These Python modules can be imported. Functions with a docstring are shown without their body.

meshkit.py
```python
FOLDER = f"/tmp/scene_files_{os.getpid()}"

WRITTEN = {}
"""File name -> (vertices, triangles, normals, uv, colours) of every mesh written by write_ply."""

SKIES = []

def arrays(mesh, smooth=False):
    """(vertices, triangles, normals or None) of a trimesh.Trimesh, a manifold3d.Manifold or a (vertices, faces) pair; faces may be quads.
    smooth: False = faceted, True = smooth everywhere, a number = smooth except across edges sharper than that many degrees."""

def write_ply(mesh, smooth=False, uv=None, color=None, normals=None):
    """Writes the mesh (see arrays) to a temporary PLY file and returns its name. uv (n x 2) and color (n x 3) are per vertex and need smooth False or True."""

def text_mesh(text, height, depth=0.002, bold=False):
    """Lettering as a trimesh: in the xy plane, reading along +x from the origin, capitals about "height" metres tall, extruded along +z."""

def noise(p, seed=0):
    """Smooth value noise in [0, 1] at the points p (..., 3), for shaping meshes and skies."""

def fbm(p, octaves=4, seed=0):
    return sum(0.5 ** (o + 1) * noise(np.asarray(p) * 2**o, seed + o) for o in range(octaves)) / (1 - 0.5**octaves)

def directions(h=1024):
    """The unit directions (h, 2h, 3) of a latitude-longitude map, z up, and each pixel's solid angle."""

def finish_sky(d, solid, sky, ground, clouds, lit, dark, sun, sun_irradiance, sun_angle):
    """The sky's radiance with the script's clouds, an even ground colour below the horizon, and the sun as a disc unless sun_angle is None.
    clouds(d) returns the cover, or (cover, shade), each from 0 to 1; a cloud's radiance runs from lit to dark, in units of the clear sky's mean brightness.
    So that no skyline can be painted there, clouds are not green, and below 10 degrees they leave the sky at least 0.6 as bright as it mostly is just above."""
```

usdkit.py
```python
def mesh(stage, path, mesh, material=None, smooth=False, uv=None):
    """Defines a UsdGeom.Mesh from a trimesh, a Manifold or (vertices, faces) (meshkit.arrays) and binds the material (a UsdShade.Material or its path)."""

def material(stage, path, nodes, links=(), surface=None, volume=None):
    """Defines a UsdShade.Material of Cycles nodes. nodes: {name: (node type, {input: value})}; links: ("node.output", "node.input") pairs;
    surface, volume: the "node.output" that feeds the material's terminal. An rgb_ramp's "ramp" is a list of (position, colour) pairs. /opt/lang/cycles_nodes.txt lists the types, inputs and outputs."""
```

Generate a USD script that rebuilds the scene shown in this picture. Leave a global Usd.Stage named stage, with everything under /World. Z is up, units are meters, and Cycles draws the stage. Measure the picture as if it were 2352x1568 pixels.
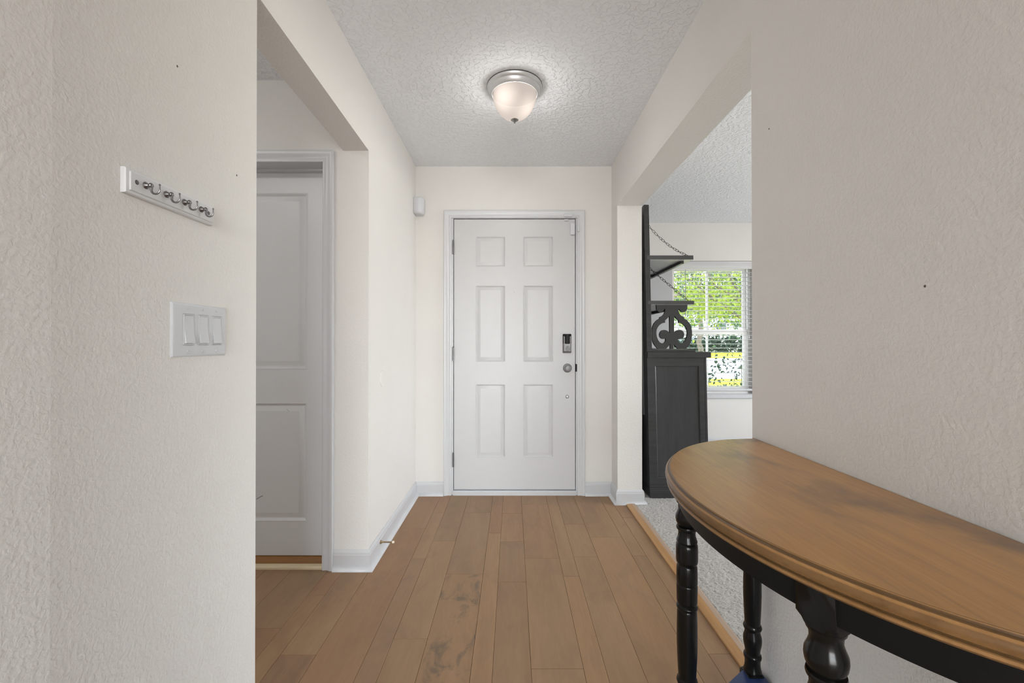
import math, random
import numpy as np
import trimesh, manifold3d as m3, usdkit
from meshkit import fbm, noise
from shapely.geometry import Polygon, Point, box as sbox
from shapely import affinity, union_all
from pxr import Usd, UsdGeom, UsdLux, UsdShade, Gf

stage = Usd.Stage.CreateInMemory()
UsdGeom.Xform.Define(stage, '/World')
X3 = UsdGeom.XformCommonAPI

# ------------------------------------------------------------------ camera
cam = UsdGeom.Camera.Define(stage, '/World/camera')
cam.CreateHorizontalApertureAttr(36.0)
cam.CreateFocalLengthAttr(36.0 * 990.0 / 2352.0)
X3(cam).SetTranslate((0, 0, 1.133))
X3(cam).SetRotate((90.28, 0, 0.058))
cam.CreateExposureAttr(0.19)
cam.CreateClippingRangeAttr((0.05, 500.0))

# ------------------------------------------------------------------ sky, sun, added fill lights in unseen openings
def M(name, nodes, links=(), surface=None, **k):
    return usdkit.material(stage, '/World/Looks/' + name, nodes, links, surface=surface, **k)

sky_mat = M('sky', {'s': ('sky_texture', {'sky_type': 'multiple_scattering', 'sun_disc': False, 'sun_elevation': math.radians(48), 'sun_rotation': math.radians(200), 'aerosol_density': 1.6}),
                    'h': ('hsv', {'saturation': 0.55}), 'b': ('background_shader', {'strength': 0.46})}, [('s.color', 'h.color'), ('h.color', 'b.color')], surface='b.background')
dome = UsdLux.DomeLight.Define(stage, '/World/sky_light'); dome.CreateIntensityAttr(1.0)
UsdShade.MaterialBindingAPI.Apply(dome.GetPrim()).Bind(sky_mat)

sun = UsdLux.DistantLight.Define(stage, '/World/sun_light')
sun.CreateIntensityAttr(8); sun.CreateAngleAttr(0.53); sun.CreateColorAttr(Gf.Vec3f(1.0, 0.95, 0.86))
X3(sun).SetRotate((38, -34, 0))

def rect_light(name, loc, rot, w, h, inten, color=(1, 1, 1)):
    l = UsdLux.RectLight.Define(stage, '/World/' + name)
    l.CreateWidthAttr(w); l.CreateHeightAttr(h); l.CreateIntensityAttr(inten); l.CreateColorAttr(Gf.Vec3f(*color))
    X3(l).SetTranslate(loc); X3(l).SetRotate(rot)
    return l
# added fill light in an invented opening behind the camera (faces +Y)
rect_light('rear_fill', (0.1, -5.56, 1.20), (90, 0, 0), 3.4, 2.1, 9.0, (1.0, 0.985, 0.955))
# added fill light in an opening made for it in the passage (faces +Y)
rect_light('passage_fill', (-1.75, -0.89, 1.35), (90, 0, 0), 1.2, 1.4, 1.5, (1.0, 1.0, 1.0))
# added fill light in an unseen opening of the carpeted room (faces -X)
rect_light('side_fill', (4.56, 2.2, 1.35), (0, 90, 0), 1.3, 1.8, 11.0, (1.0, 0.98, 0.95))

# ------------------------------------------------------------------ helpers
BASE = {}
def numbered(parent, name):
    p = parent + '/' + name; k = 0
    while stage.GetPrimAtPath(p):
        k += 1; p = f'{parent}/{name}_{k:03d}'
    return p

def tag(prim, label=None, cat=None, group=None, kind=None):
    for k, v in (('label', label), ('category', cat), ('group', group), ('kind', kind)):
        if v: prim.SetCustomDataByKey(k, v)
    return prim

def thing(name, label=None, cat=None, loc=(0, 0, 0), group=None, kind=None):
    path = numbered('/World', name)
    x = UsdGeom.Xform.Define(stage, path); X3(x).SetTranslate(tuple(float(c) for c in loc))
    BASE[path] = np.array(loc, float)
    return tag(x.GetPrim(), label, cat, group, kind)

def arr(mesh):
    import meshkit
    v, f, _ = meshkit.arrays(mesh)
    return v, f

def obj(name, mesh, mat, parent=None, smooth=30, label=None, **k):
    pp = str(parent.GetPath()) if parent else '/World'
    path = numbered(pp, name)
    top = '/'.join(pp.split('/')[:3])
    off = BASE.get(top, np.zeros(3)) if parent else np.zeros(3)
    v, f = arr(mesh)
    p = usdkit.mesh(stage, path, (v - off, f), mat, smooth=smooth).GetPrim()
    return tag(p, label, **k)

def struct(name, mesh, mat, label, cat, smooth=30):
    return obj(name, mesh, mat, None, smooth, label, cat=cat, kind='structure')

def bx(x0, x1, y0, y1, z0, z1):
    m = trimesh.creation.box([x1 - x0, y1 - y0, z1 - z0]); m.apply_translation([(x0 + x1) / 2, (y0 + y1) / 2, (z0 + z1) / 2]); return m

def cb(x0, x1, y0, y1, z0, z1, c=0.002):
    """chamfered box"""
    p = []
    for a in (0, 1):
        for b in (0, 1):
            for d in (0, 1):
                X, Y, Z = (x0, x1)[a], (y0, y1)[b], (z0, z1)[d]
                sx, sy, sz = (1, -1)[a], (1, -1)[b], (1, -1)[d]
                p += [(X, Y + sy * c, Z + sz * c), (X + sx * c, Y, Z + sz * c), (X + sx * c, Y + sy * c, Z)]
    return trimesh.convex.convex_hull(np.array(p))

def rbox(x0, x1, y0, y1, z0, z1, r=0.004, n=8):
    """box with rounded edges"""
    s = m3.Manifold.sphere(r, n * 4)
    ps = [s.translate((X, Y, Z)) for X in (x0 + r, x1 - r) for Y in (y0 + r, y1 - r) for Z in (z0 + r, z1 - r)]
    return tm(m3.Manifold.batch_hull(ps))

def mf(t):
    return m3.Manifold(m3.Mesh(np.asarray(t.vertices, np.float32), np.asarray(t.faces, np.uint32)))

def tm(m):
    k = m.to_mesh(); return trimesh.Trimesh(np.array(k.vert_properties[:, :3]), np.array(k.tri_verts), process=False)

def cut(a, *bs):
    r = mf(a)
    for b in bs: r = r - mf(b)
    return tm(r)

def join(*a):
    return trimesh.util.concatenate(list(a))

def prism(poly, a0, a1, axis):
    """polygon (shapely or points) extruded along an axis; polygon coords are the other two axes in order: x->(y,z), y->(x,z), z->(x,y)"""
    if not hasattr(poly, 'geom_type'): poly = Polygon(poly)
    m = trimesh.creation.extrude_polygon(poly, a1 - a0, engine='earcut')
    v = m.vertices.copy(); w = v[:, 2] + a0
    if axis == 'z': V = np.column_stack([v[:, 0], v[:, 1], w])
    if axis == 'y': V = np.column_stack([v[:, 0], w, v[:, 1]])
    if axis == 'x': V = np.column_stack([w, v[:, 0], v[:, 1]])
    f = m.faces if axis != 'y' else m.faces[:, ::-1]
    return trimesh.Trimesh(V, f, process=False)

def lathe(prof, n=40, at=(0, 0, 0), axis='z', sign=1):
    """profile of (radius, along) points turned about an axis"""
    prof = np.array(prof, float)
    t = np.linspace(0, 2 * math.pi, n, endpoint=False)
    R, A = prof[:, 0], prof[:, 1]
    V = np.stack([np.outer(R, np.cos(t)), np.outer(R, np.sin(t)), np.repeat(A[:, None], n, 1)], -1).reshape(-1, 3)
    F = []
    for i in range(len(prof) - 1):
        for j in range(n):
            a, b = i * n + j, i * n + (j + 1) % n
            F += [(a, b, b + n), (a, b + n, a + n)]
    m = trimesh.Trimesh(V, F, process=False)
    c0, c1 = len(V), len(V) + 1
    V = np.vstack([V, [0, 0, A[0]], [0, 0, A[-1]]])
    e = (len(prof) - 1) * n
    F += [(c0, (j + 1) % n, j) for j in range(n)] + [(c1, e + j, e + (j + 1) % n) for j in range(n)]
    V[:, 2] *= sign
    if axis == 'x': V = V[:, [2, 1, 0]]
    if axis == 'y': V = V[:, [0, 2, 1]]
    m = trimesh.Trimesh(V + np.array(at), F, process=False)
    if m.volume < 0: m.invert()
    return m

def tube(path, rad, n=10, closed=False):
    P = np.array(path, float); N = len(P)
    rad = np.full(N, rad) if np.ndim(rad) == 0 else np.array(rad)
    T = np.gradient(P, axis=0) if not closed else np.roll(P, -1, 0) - np.roll(P, 1, 0)
    T /= np.linalg.norm(T, axis=1, keepdims=True)
    u = np.cross(T[0], [0.31, 0.87, 0.22]); u /= np.linalg.norm(u)
    V = []
    t = np.linspace(0, 2 * math.pi, n, endpoint=False)
    for i in range(N):
        u = u - T[i] * (u @ T[i]); u /= np.linalg.norm(u); w = np.cross(T[i], u)
        V.append(P[i] + rad[i] * (np.outer(np.cos(t), u) + np.outer(np.sin(t), w)))
    V = np.vstack(V); F = []
    for i in range(N if closed else N - 1):
        for j in range(n):
            a, b = i * n + j, i * n + (j + 1) % n
            c, d = ((i + 1) % N) * n + j, ((i + 1) % N) * n + (j + 1) % n
            F += [(a, b, d), (a, d, c)]
    if not closed:
        V = np.vstack([V, P[0], P[-1]]); k = N * n
        F += [(k, (j + 1) % n, j) for j in range(n)] + [(k + 1, (N - 1) * n + j, (N - 1) * n + (j + 1) % n) for j in range(n)]
    m = trimesh.Trimesh(V, F, process=False)
    if m.volume < 0: m.invert()
    return m

def molding(path, prof, emb, side=1):
    """sweep profile (offset, height) along a mitred 2D path. side=1: offset to the right of travel. emb(u, v, h) -> xyz"""
    P = np.array(path, float); n = len(P); prof = np.array(prof, float)
    D = np.diff(P, axis=0); D /= np.linalg.norm(D, axis=1, keepdims=True)
    Nn = np.column_stack([D[:, 1], -D[:, 0]]) * side
    rings = []
    for i in range(n):
        if i == 0: m = Nn[0]
        elif i == n - 1: m = Nn[-1]
        else:
            m = Nn[i - 1] + Nn[i]; m = m / (1 + Nn[i - 1] @ Nn[i])
        rings.append([emb(*(P[i] + m * o), h) for o, h in prof])
    V = np.array(rings).reshape(-1, 3); k = len(prof); F = []
    for i in range(n - 1):
        for j in range(k):
            a, b = i * k + j, i * k + (j + 1) % k
            F += [(a, b, b + k), (a, b + k, a + k)]
    import mapbox_earcut
    tri = trimesh.creation.triangulate_polygon(Polygon(prof), engine='earcut')
    pv, pf = tri
    idx = [int(np.argmin(((prof - q) ** 2).sum(1))) for q in pv]
    for t3 in pf:
        a, b, c = (idx[q] for q in t3)
        F += [(a, c, b), (a + (n - 1) * k, b + (n - 1) * k, c + (n - 1) * k)]
    m = trimesh.Trimesh(V, F, process=False)
    trimesh.repair.fix_normals(m)
    return m

def lean(mesh, k=0.02, z0=1.05):
    mesh = mesh.copy(); mesh.vertices[:, 0] -= k * (mesh.vertices[:, 2] - z0); return mesh

# ------------------------------------------------------------------ materials
def plain(name, color, rough=0.5, metal=0.0, spec=0.5, coat=0.0, coat_rough=0.1):
    return M(name, {'p': ('principled_bsdf', {'base_color': color, 'roughness': rough, 'metallic': metal, 'specular_ior_level': spec, 'coat_weight': coat, 'coat_roughness': coat_rough})}, [], 'p.BSDF')

def paint(name, color, scale, dist, rough=0.75, detail=3.0, speck=0.03, knock=False, spec=0.3, strength=1.0, vscale=(1, 1, 1)):
    """rolled wall paint or knockdown ceiling: fine relief by bump, a touch of tone variation"""
    n = {'g': ('geometry', {}), 'mp': ('mapping', {'scale': vscale}),
         'n': ('noise_texture', {'scale': scale, 'detail': detail, 'roughness': 0.5, 'distortion': 0.35}),
         'r': ('map_range', {'range_type': 'smoothstep', 'from_min': 0.42 if knock else 0.3, 'from_max': 0.56 if knock else 0.72, 'to_min': 0.0, 'to_max': 1.0}),
         'b': ('bump', {'strength': strength, 'distance': dist}),
         'l': ('noise_texture', {'scale': 2.3, 'detail': 2.0}),
         'c': ('mix', {'color1': tuple(c * (1 - speck) for c in color), 'color2': tuple(min(1, c * (1 + speck)) for c in color)}),
         'p': ('principled_bsdf', {'roughness': rough, 'specular_ior_level': spec})}
    return M(name, n, [('g.position', 'mp.vector'), ('mp.vector', 'n.vector'), ('n.fac', 'r.value'), ('r.result', 'b.height'), ('b.normal', 'p.normal'),
                       ('g.position', 'l.vector'), ('l.fac', 'c.fac'), ('c.color', 'p.base_color')], 'p.BSDF')

WALL = (0.735, 0.718, 0.690)
wall_m = paint('wall_paint', WALL, 120.0, 0.0013, strength=0.33)
wall_far_m = paint('wall_paint_smooth', WALL, 160.0, 0.0008, strength=0.25)
ceil_m = paint('ceiling_knockdown', (0.865, 0.880, 0.905), 46.0, 0.0024, knock=True, detail=4.0, strength=0.95, rough=0.85)
door2_m = paint('passage_door_paint', (0.69, 0.698, 0.71), 260.0, 0.0003, rough=0.38, spec=0.5, speck=0.012, strength=0.3, vscale=(1, 1, 0.08))
rack_m = plain('rack_paint', (0.68, 0.685, 0.70), 0.35)
trim_m = paint('trim_paint', (0.578, 0.587, 0.600), 300.0, 0.0002, rough=0.32, spec=0.5, speck=0.012, strength=0.3)
door_m = paint('door_paint', (0.555, 0.557, 0.560), 260.0, 0.0003, rough=0.38, spec=0.5, speck=0.012, strength=0.3, vscale=(1, 1, 0.08))
plastic_m = plain('white_plastic', (0.62, 0.635, 0.66), 0.28)
nickel_m = plain('brushed_nickel', (0.26, 0.258, 0.255), 0.5, 0.75)
steel_m = plain('dull_steel', (0.36, 0.36, 0.37), 0.38, 1.0)
dark_steel_m = plain('dark_steel', (0.18, 0.18, 0.185), 0.35, 1.0)
black_m = plain('black_plastic', (0.008, 0.008, 0.009), 0.45, spec=0.2)
dark_gap_m = plain('dark_gasket', (0.02, 0.02, 0.022), 0.7)
brass_m = plain('aged_brass', (0.42, 0.31, 0.19), 0.35, 1.0)
cream_m = plain('cream_rubber', (0.72, 0.66, 0.53), 0.6)
screw_m = plain('screw_white', (0.6, 0.61, 0.63), 0.35)

def wood(name, dark, light, along='y', scale=16.0, stretch=0.06, rough=0.45, coat=0.0, seed=0.0, blotch=0.0, blotch_color=(0.09, 0.07, 0.05), relief=0.0003, coat_rough=0.15, spec=0.4, bscale=5.0):
    sc = {'x': (stretch, 1, 1), 'y': (1, stretch, 1), 'z': (1, 1, stretch)}[along]
    n = {'g': ('geometry', {}), 'mp': ('mapping', {'location': (seed * 3.7, seed * 5.1, seed * 1.3), 'scale': sc}),
         'n': ('noise_texture', {'scale': scale, 'detail': 6.0, 'roughness': 0.6, 'distortion': 0.9}),
         'f': ('noise_texture', {'scale': scale * 9, 'detail': 3.0, 'roughness': 0.6}),
         'mx': ('mix_float', {'fac': 0.32}),
         'r': ('rgb_ramp', {'ramp': [(0.28, dark), (0.5, tuple((a + b) / 2 for a, b in zip(dark, light))), (0.72, light)]}),
         'mb': ('mapping', {'location': (seed * 2.1 + 4, seed * 1.9, 0), 'scale': (1, 0.55, 1)}),
         'bl': ('noise_texture', {'scale': bscale, 'detail': 5.0, 'roughness': 0.62, 'distortion': 0.6}),
         'br': ('map_range', {'range_type': 'smoothstep', 'from_min': 0.48, 'from_max': 0.68, 'to_min': 0.0, 'to_max': blotch}),
         'm': ('mix', {'color2': blotch_color}),
         'b': ('bump', {'strength': 0.5, 'distance': relief}),
         'p': ('principled_bsdf', {'roughness': rough, 'coat_weight': coat, 'coat_roughness': coat_rough, 'specular_ior_level': spec})}
    return M(name, n, [('g.position', 'mp.vector'), ('mp.vector', 'n.vector'), ('mp.vector', 'f.vector'), ('n.fac', 'mx.a'), ('f.fac', 'mx.b'), ('mx.result', 'r.fac'),
                       ('g.position', 'mb.vector'), ('mb.vector', 'bl.vector'), ('bl.fac', 'br.value'), ('br.result', 'm.fac'), ('r.color', 'm.color1'),
                       ('m.color', 'p.base_color'), ('mx.result', 'b.height'), ('b.normal', 'p.normal')], 'p.BSDF')

def wood_banded(name, dark, light, **k):
    """as wood(), with stain gathered in the grooves of the moulding and the arrises worn pale"""
    m = wood(name, dark, light, **k)
    p = '/World/Looks/' + name
    def sh(n, kind, **inp):
        q = UsdShade.Shader.Define(stage, p + '/' + n); q.CreateIdAttr('cycles_' + kind)
        from pxr import Sdf, Vt
        for a, b in inp.items():
            if isinstance(b, str): q.CreateInput(a, Sdf.ValueTypeNames.Token).Set(b)
            elif np.ndim(b) == 0: q.CreateInput(a, Sdf.ValueTypeNames.Float).Set(float(b))
            elif np.ndim(b) == 2: q.CreateInput(a, Sdf.ValueTypeNames.Float3Array).Set(Vt.Vec3fArray.FromNumpy(np.asarray(b, np.float32)))
            else: q.CreateInput(a, Sdf.ValueTypeNames.FloatArray).Set(Vt.FloatArray.FromNumpy(np.asarray(b, np.float32)))
        return q
    T = Usd and __import__('pxr').Sdf.ValueTypeNames
    stops = [(0, .9), (.03, 1.2), (.06, .42), (.14, .45), (.165, 1.55), (.21, 1.45), (.25, .8), (.45, .75), (.60, .8), (.68, .38), (.74, .40), (.79, 1.25), (.88, 1.2), (.94, .6), (1, .5)]
    xs = np.linspace(0, 1, 256); v = np.interp(xs, [a for a, _ in stops], [b / 1.6 for _, b in stops])
    sep, mr = sh('zs', 'separate_xyz'), sh('zm', 'map_range', from_min=0.8435, from_max=0.8095, to_min=0.0, to_max=1.0)
    rp = sh('zr', 'rgb_ramp', ramp=np.stack([v, v, v], 1), ramp_alpha=np.ones(256))
    mu = sh('zx', 'mix', mix_type='multiply', fac=1.0); sc2 = sh('zk', 'mix', mix_type='multiply', fac=1.0)
    sc2.CreateInput('color2', T.Float3).Set(Gf.Vec3f(1.6, 1.6, 1.6))
    link = lambda a, o, b, i: b.CreateInput(i, T.Token).ConnectToSource(a.CreateOutput(o, T.Token))
    g, mm, pb = (UsdShade.Shader.Get(stage, p + '/' + n) for n in ('g', 'm', 'p'))
    link(g, 'position', sep, 'vector'); link(sep, 'z', mr, 'value'); link(mr, 'result', rp, 'fac')
    link(mm, 'color', mu, 'color1'); link(rp, 'color', mu, 'color2'); link(mu, 'color', sc2, 'color1')
    pb.GetInput('base_color').ClearSources(); pb.GetPrim().RemoveProperty('inputs:base_color')
    link(sc2, 'color', pb, 'base_color')
    return m

def shade(c, k, w=(1, 1, 1)):
    return tuple(a * k * b for a, b in zip(c, w))

FLD, FLL = (0.244, 0.146, 0.079), (0.330, 0.207, 0.115)
tones = [(1.0, (1, 1, 1)), (0.94, (1, 1.0, 1.02)), (1.04, (1.02, 1, 0.97)), (0.98, (1.02, 0.98, 0.98)), (0.93, (0.99, 1.01, 1.03)), (1.01, (1, 1, 1)), (0.95, (1.03, 0.97, 0.96))]
plank_ms = [wood(f'plank_wood_{"abcdefg"[i]}', shade(FLD, k, w), shade(FLL, k, w), seed=i + 1.0, blotch=0.28, blotch_color=shade((0.15, 0.10, 0.066), k), rough=0.5, scale=11.0, stretch=0.11, spec=0.3)
            for i, (k, w) in enumerate(tones)]
plank_stain_m = wood('plank_wood_stained', shade(FLD, 1.0), (0.34, 0.205, 0.110), seed=14.0, blotch=0.8, blotch_color=(0.130, 0.097, 0.068), rough=0.5, scale=11.0, stretch=0.2, bscale=14.0, spec=0.3)
strip_m = wood('honey_oak', (0.36, 0.19, 0.075), (0.52, 0.30, 0.13), seed=21.0, rough=0.4, scale=26)
strip_pale_m = wood('worn_oak', (0.34, 0.24, 0.17), (0.48, 0.36, 0.27), seed=23.0, rough=0.5, scale=26)
orange_m = wood('orange_oak', (0.25, 0.10, 0.018), (0.40, 0.18, 0.04), along='x', seed=25.0, rough=0.4, scale=26)
pine_m = wood('raw_pine', (0.62, 0.50, 0.32), (0.80, 0.68, 0.48), along='x', seed=27.0, rough=0.6, scale=22)
table_top_m = wood('table_walnut', (0.27, 0.118, 0.021), (0.56, 0.275, 0.058), seed=31.0, blotch=0.85, blotch_color=(0.150, 0.075, 0.030), rough=0.34, spec=0.5, coat=0.35, coat_rough=0.2, scale=17, stretch=0.045, bscale=4.2, relief=0.00015)
table_edge_m = wood_banded('table_edge', (0.14, 0.068, 0.022), (0.27, 0.145, 0.055), seed=33.0, rough=0.34, scale=20, stretch=0.10)
leg_m = plain('black_lacquer', (0.0045, 0.0042, 0.0036), 0.20, spec=0.28)
apron_m = plain('black_satin', (0.0052, 0.005, 0.0046), 0.42, spec=0.16)
navy_m = plain('navy_blue', (0.030, 0.052, 0.150), 0.3)
cab_m = wood('charcoal_wood', (0.021, 0.021, 0.0215), (0.044, 0.044, 0.045), along='x', seed=41.0, rough=0.42, scale=22, stretch=0.12, relief=0.0004, spec=0.45)
cab_v_m = wood('charcoal_wood_panel', (0.024, 0.024, 0.025), (0.050, 0.050, 0.052), along='z', seed=43.0, rough=0.42, scale=18, stretch=0.08, relief=0.0003, spec=0.45)
cab_flat_m = plain('charcoal_paint', (0.034, 0.034, 0.035), 0.36)
shelf_m = plain('charcoal_shelf', (0.045, 0.045, 0.046), 0.18, coat=1.0, coat_rough=0.06)
chain_m = plain('black_iron', (0.02, 0.019, 0.018), 0.4, 0.6)
carpet_m = M('carpet_pile', {'g': ('geometry', {}), 'n': ('noise_texture', {'scale': 170.0, 'detail': 4.0, 'roughness': 0.7}),
                            'r': ('rgb_ramp', {'ramp': [(0.3, (0.20, 0.19, 0.175)), (0.47, (0.44, 0.425, 0.40)), (0.7, (0.60, 0.585, 0.555))]}),
                            'b': ('bump', {'strength': 0.7, 'distance': 0.004}), 'p': ('principled_bsdf', {'roughness': 0.95, 'specular_ior_level': 0.1, 'sheen_weight': 0.15})},
             [('g.position', 'n.vector'), ('n.fac', 'r.fac'), ('r.color', 'p.base_color'), ('n.fac', 'b.height'), ('b.normal', 'p.normal')], 'p.BSDF')
blind_m = M('blind_vinyl', {'p': ('principled_bsdf', {'base_color': (0.80, 0.80, 0.815), 'roughness': 0.35}), 't': ('translucent_bsdf', {'color': (0.88, 0.87, 0.86)}), 'm': ('mix_closure', {'fac': 0.38})},
            [('p.BSDF', 'm.closure1'), ('t.BSDF', 'm.closure2')], 'm.closure')
glass_m = M('window_glass', {'t': ('transparent_bsdf', {'color': (0.96, 0.97, 0.97)}), 'g': ('glossy_bsdf', {'roughness': 0.0, 'color': (1, 1, 1)}), 'f': ('fresnel', {'IOR': 1.45}), 'm': ('mix_closure', {})},
            [('f.fac', 'm.fac'), ('t.BSDF', 'm.closure1'), ('g.BSDF', 'm.closure2')], 'm.closure')

# ------------------------------------------------------------------ the room shell
ZC = 2.463
LX, RX, FY = -0.725, 0.744, 3.231
LXB, RXB = -0.852, 0.918
ROX = 4.5
YB, YR = -1.0, -5.5            # hall end, living room end

def wall_left_mesh():
    body = [bx(LXB, LX, 0.676, 3.40, 0, ZC)]
    opening = prism([(1.218, -0.1), (2.170, -0.1), (2.170, 2.106), (1.218, 2.123)], LXB - 0.05, LX + 0.05, 'x')
    main = cut(body[0], opening)
    d = math.tan(math.radians(3))
    ang = prism([(LX, 0.677), (LX - (0.677 - YB) * d, YB), (LX - (0.677 - YB) * d - 0.12, YB), (LXB - 0.03, 0.677)], 0, ZC, 'z')
    return join(main, ang)
struct('wall_left', wall_left_mesh(), wall_m, 'warm white textured hall wall with the key rack and the light switches', 'wall')

body = bx(RX, RXB, YB, 4.75, 0, ZC)
struct('wall_right', cut(body, bx(RX - .1, RXB + .1, 1.339, 3.055, -0.1, 2.110)), wall_m, 'warm white textured hall wall behind the half-moon table with wide opening', 'wall')
FDX0, FDX1, FDZ = -0.443, 0.4742, 2.0715
struct('wall_front', cut(bx(LX, RX, FY, 3.40, 0, ZC), bx(FDX0 - .02, FDX1 + .02, FY - .1, 3.6, -0.1, FDZ + .02)), wall_far_m, 'warm white end wall around the six-panel entry door', 'wall')
ADX0, ADX1, ADZ = -1.775, -0.956, 2.0445
AY = 2.170
struct('wall_alcove', cut(bx(-2.6, LXB, AY, AY + .125, 0, ZC), bx(ADX0 - .02, ADX1 + .02, AY - .1, AY + .3, -0.1, ADZ + .02)), wall_far_m, 'warm white side passage wall around the two-panel door', 'wall')
struct('wall_passage', join(bx(-2.7, -2.6, -.9, AY + .12, 0, ZC), cut(bx(-2.6, LXB - .1, -.9, -.8, 0, ZC), bx(-2.35, -1.15, -1, -.7, .65, 2.05))), wall_far_m, 'warm white walls closing the side passage', 'wall')  # opening added only for the passage fill light
WX0, WX1, WZ0, WZ1 = 1.779, 2.69, 0.575, 2.045
struct('wall_far', cut(bx(RX + .01, ROX + .1, 4.75, 4.90, 0, ZC), bx(WX0, WX1, 4.6, 5.0, WZ0, WZ1)), wall_far_m, 'warm white outer wall of the carpeted room around the blinds window', 'wall')
struct('wall_side', cut(bx(ROX, ROX + .12, YB, 4.75, 0, ZC), bx(ROX - .1, ROX + .3, 1.3, 3.1, 0.7, 2.0)), wall_far_m, 'warm white side wall of the carpeted room', 'wall')  # opening added for the fill light of the carpeted room
struct('wall_divider', bx(RXB, ROX, YB - 0.1, YB, 0, ZC), wall_far_m, 'warm white inner wall of the carpeted room', 'wall')
lvx0, lvx1 = -4.2, 4.6
wl = LX - (0.677 - YB) * math.tan(math.radians(3))
struct('wall_living', join(bx(lvx0, wl, YB, YB + .1, 0, ZC), bx(lvx0 - .1, lvx0, YR, YB, 0, ZC), bx(lvx1, lvx1 + .1, YR, YB, 0, ZC), cut(bx(lvx0, lvx1, YR - .12, YR, 0, ZC), bx(-1.6, 1.8, YR - .3, YR + .1, 0.12, 2.26))),
       wall_far_m, 'warm white living room walls with a wide opening added for the fill light', 'wall')
struct('ceiling', bx(LX - 0.02, RX + 0.02, YB - 0.02, 3.28, ZC, ZC + .1), ceil_m, 'white knockdown textured hall ceiling around the flush light', 'ceiling')
struct('ceiling', join(bx(RX + .02, ROX + .1, YB - .1, 4.88, ZC, ZC + .1)), ceil_m, 'white knockdown textured ceiling of the carpeted room', 'ceiling')
struct('ceiling', join(bx(-2.7, LX - 0.02, YB - .02, 2.4, ZC, ZC + .1)), ceil_m, 'white knockdown textured ceiling of the side passage', 'ceiling')
struct('ceiling', bx(lvx0, lvx1, YR - .1, YB - 0.02, ZC, ZC + .1), ceil_m, 'white ceiling of the living room', 'ceiling')

# ------------------------------------------------------------------ wood floor, plank by plank
fl = thing('floor', 'brown maple plank floor of the hall, boards in three widths', 'floor', kind='structure')
obj('subfloor', bx(-2.6, 0.83, YB, 3.36, -0.05, -0.013), dark_gap_m, fl)
rows = [(-.457, -.326), (-.326, -.144), (-.144, -.069), (-.069, .065), (.065, .248), (.248, .325), (.325, .453), (.453, .640), (.640, .715), (.715, .800)]
x = -.457
while x > -2.55:
    for w in (0.076, 0.182, 0.131):
        rows.insert(0, (round(x - w, 3), round(x, 3))); x -= w
ends = {-.326: [2.8953, 2.1253], -.457: [2.4808, 1.662], -.144: [2.5832], -.069: [2.8834, 2.4716, 2.0556], .065: [3.0465, 2.28, 1.5088], .248: [2.1055], .325: [2.7139, 2.2986],
        .453: [2.531], .640: [2.9254, 2.3081, 1.6944], .715: [2.8115, 1.5806], -.533: [2.8953, 2.28], -.715: [2.65], -.846: [1.574], -.922: [1.9456]}
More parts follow.
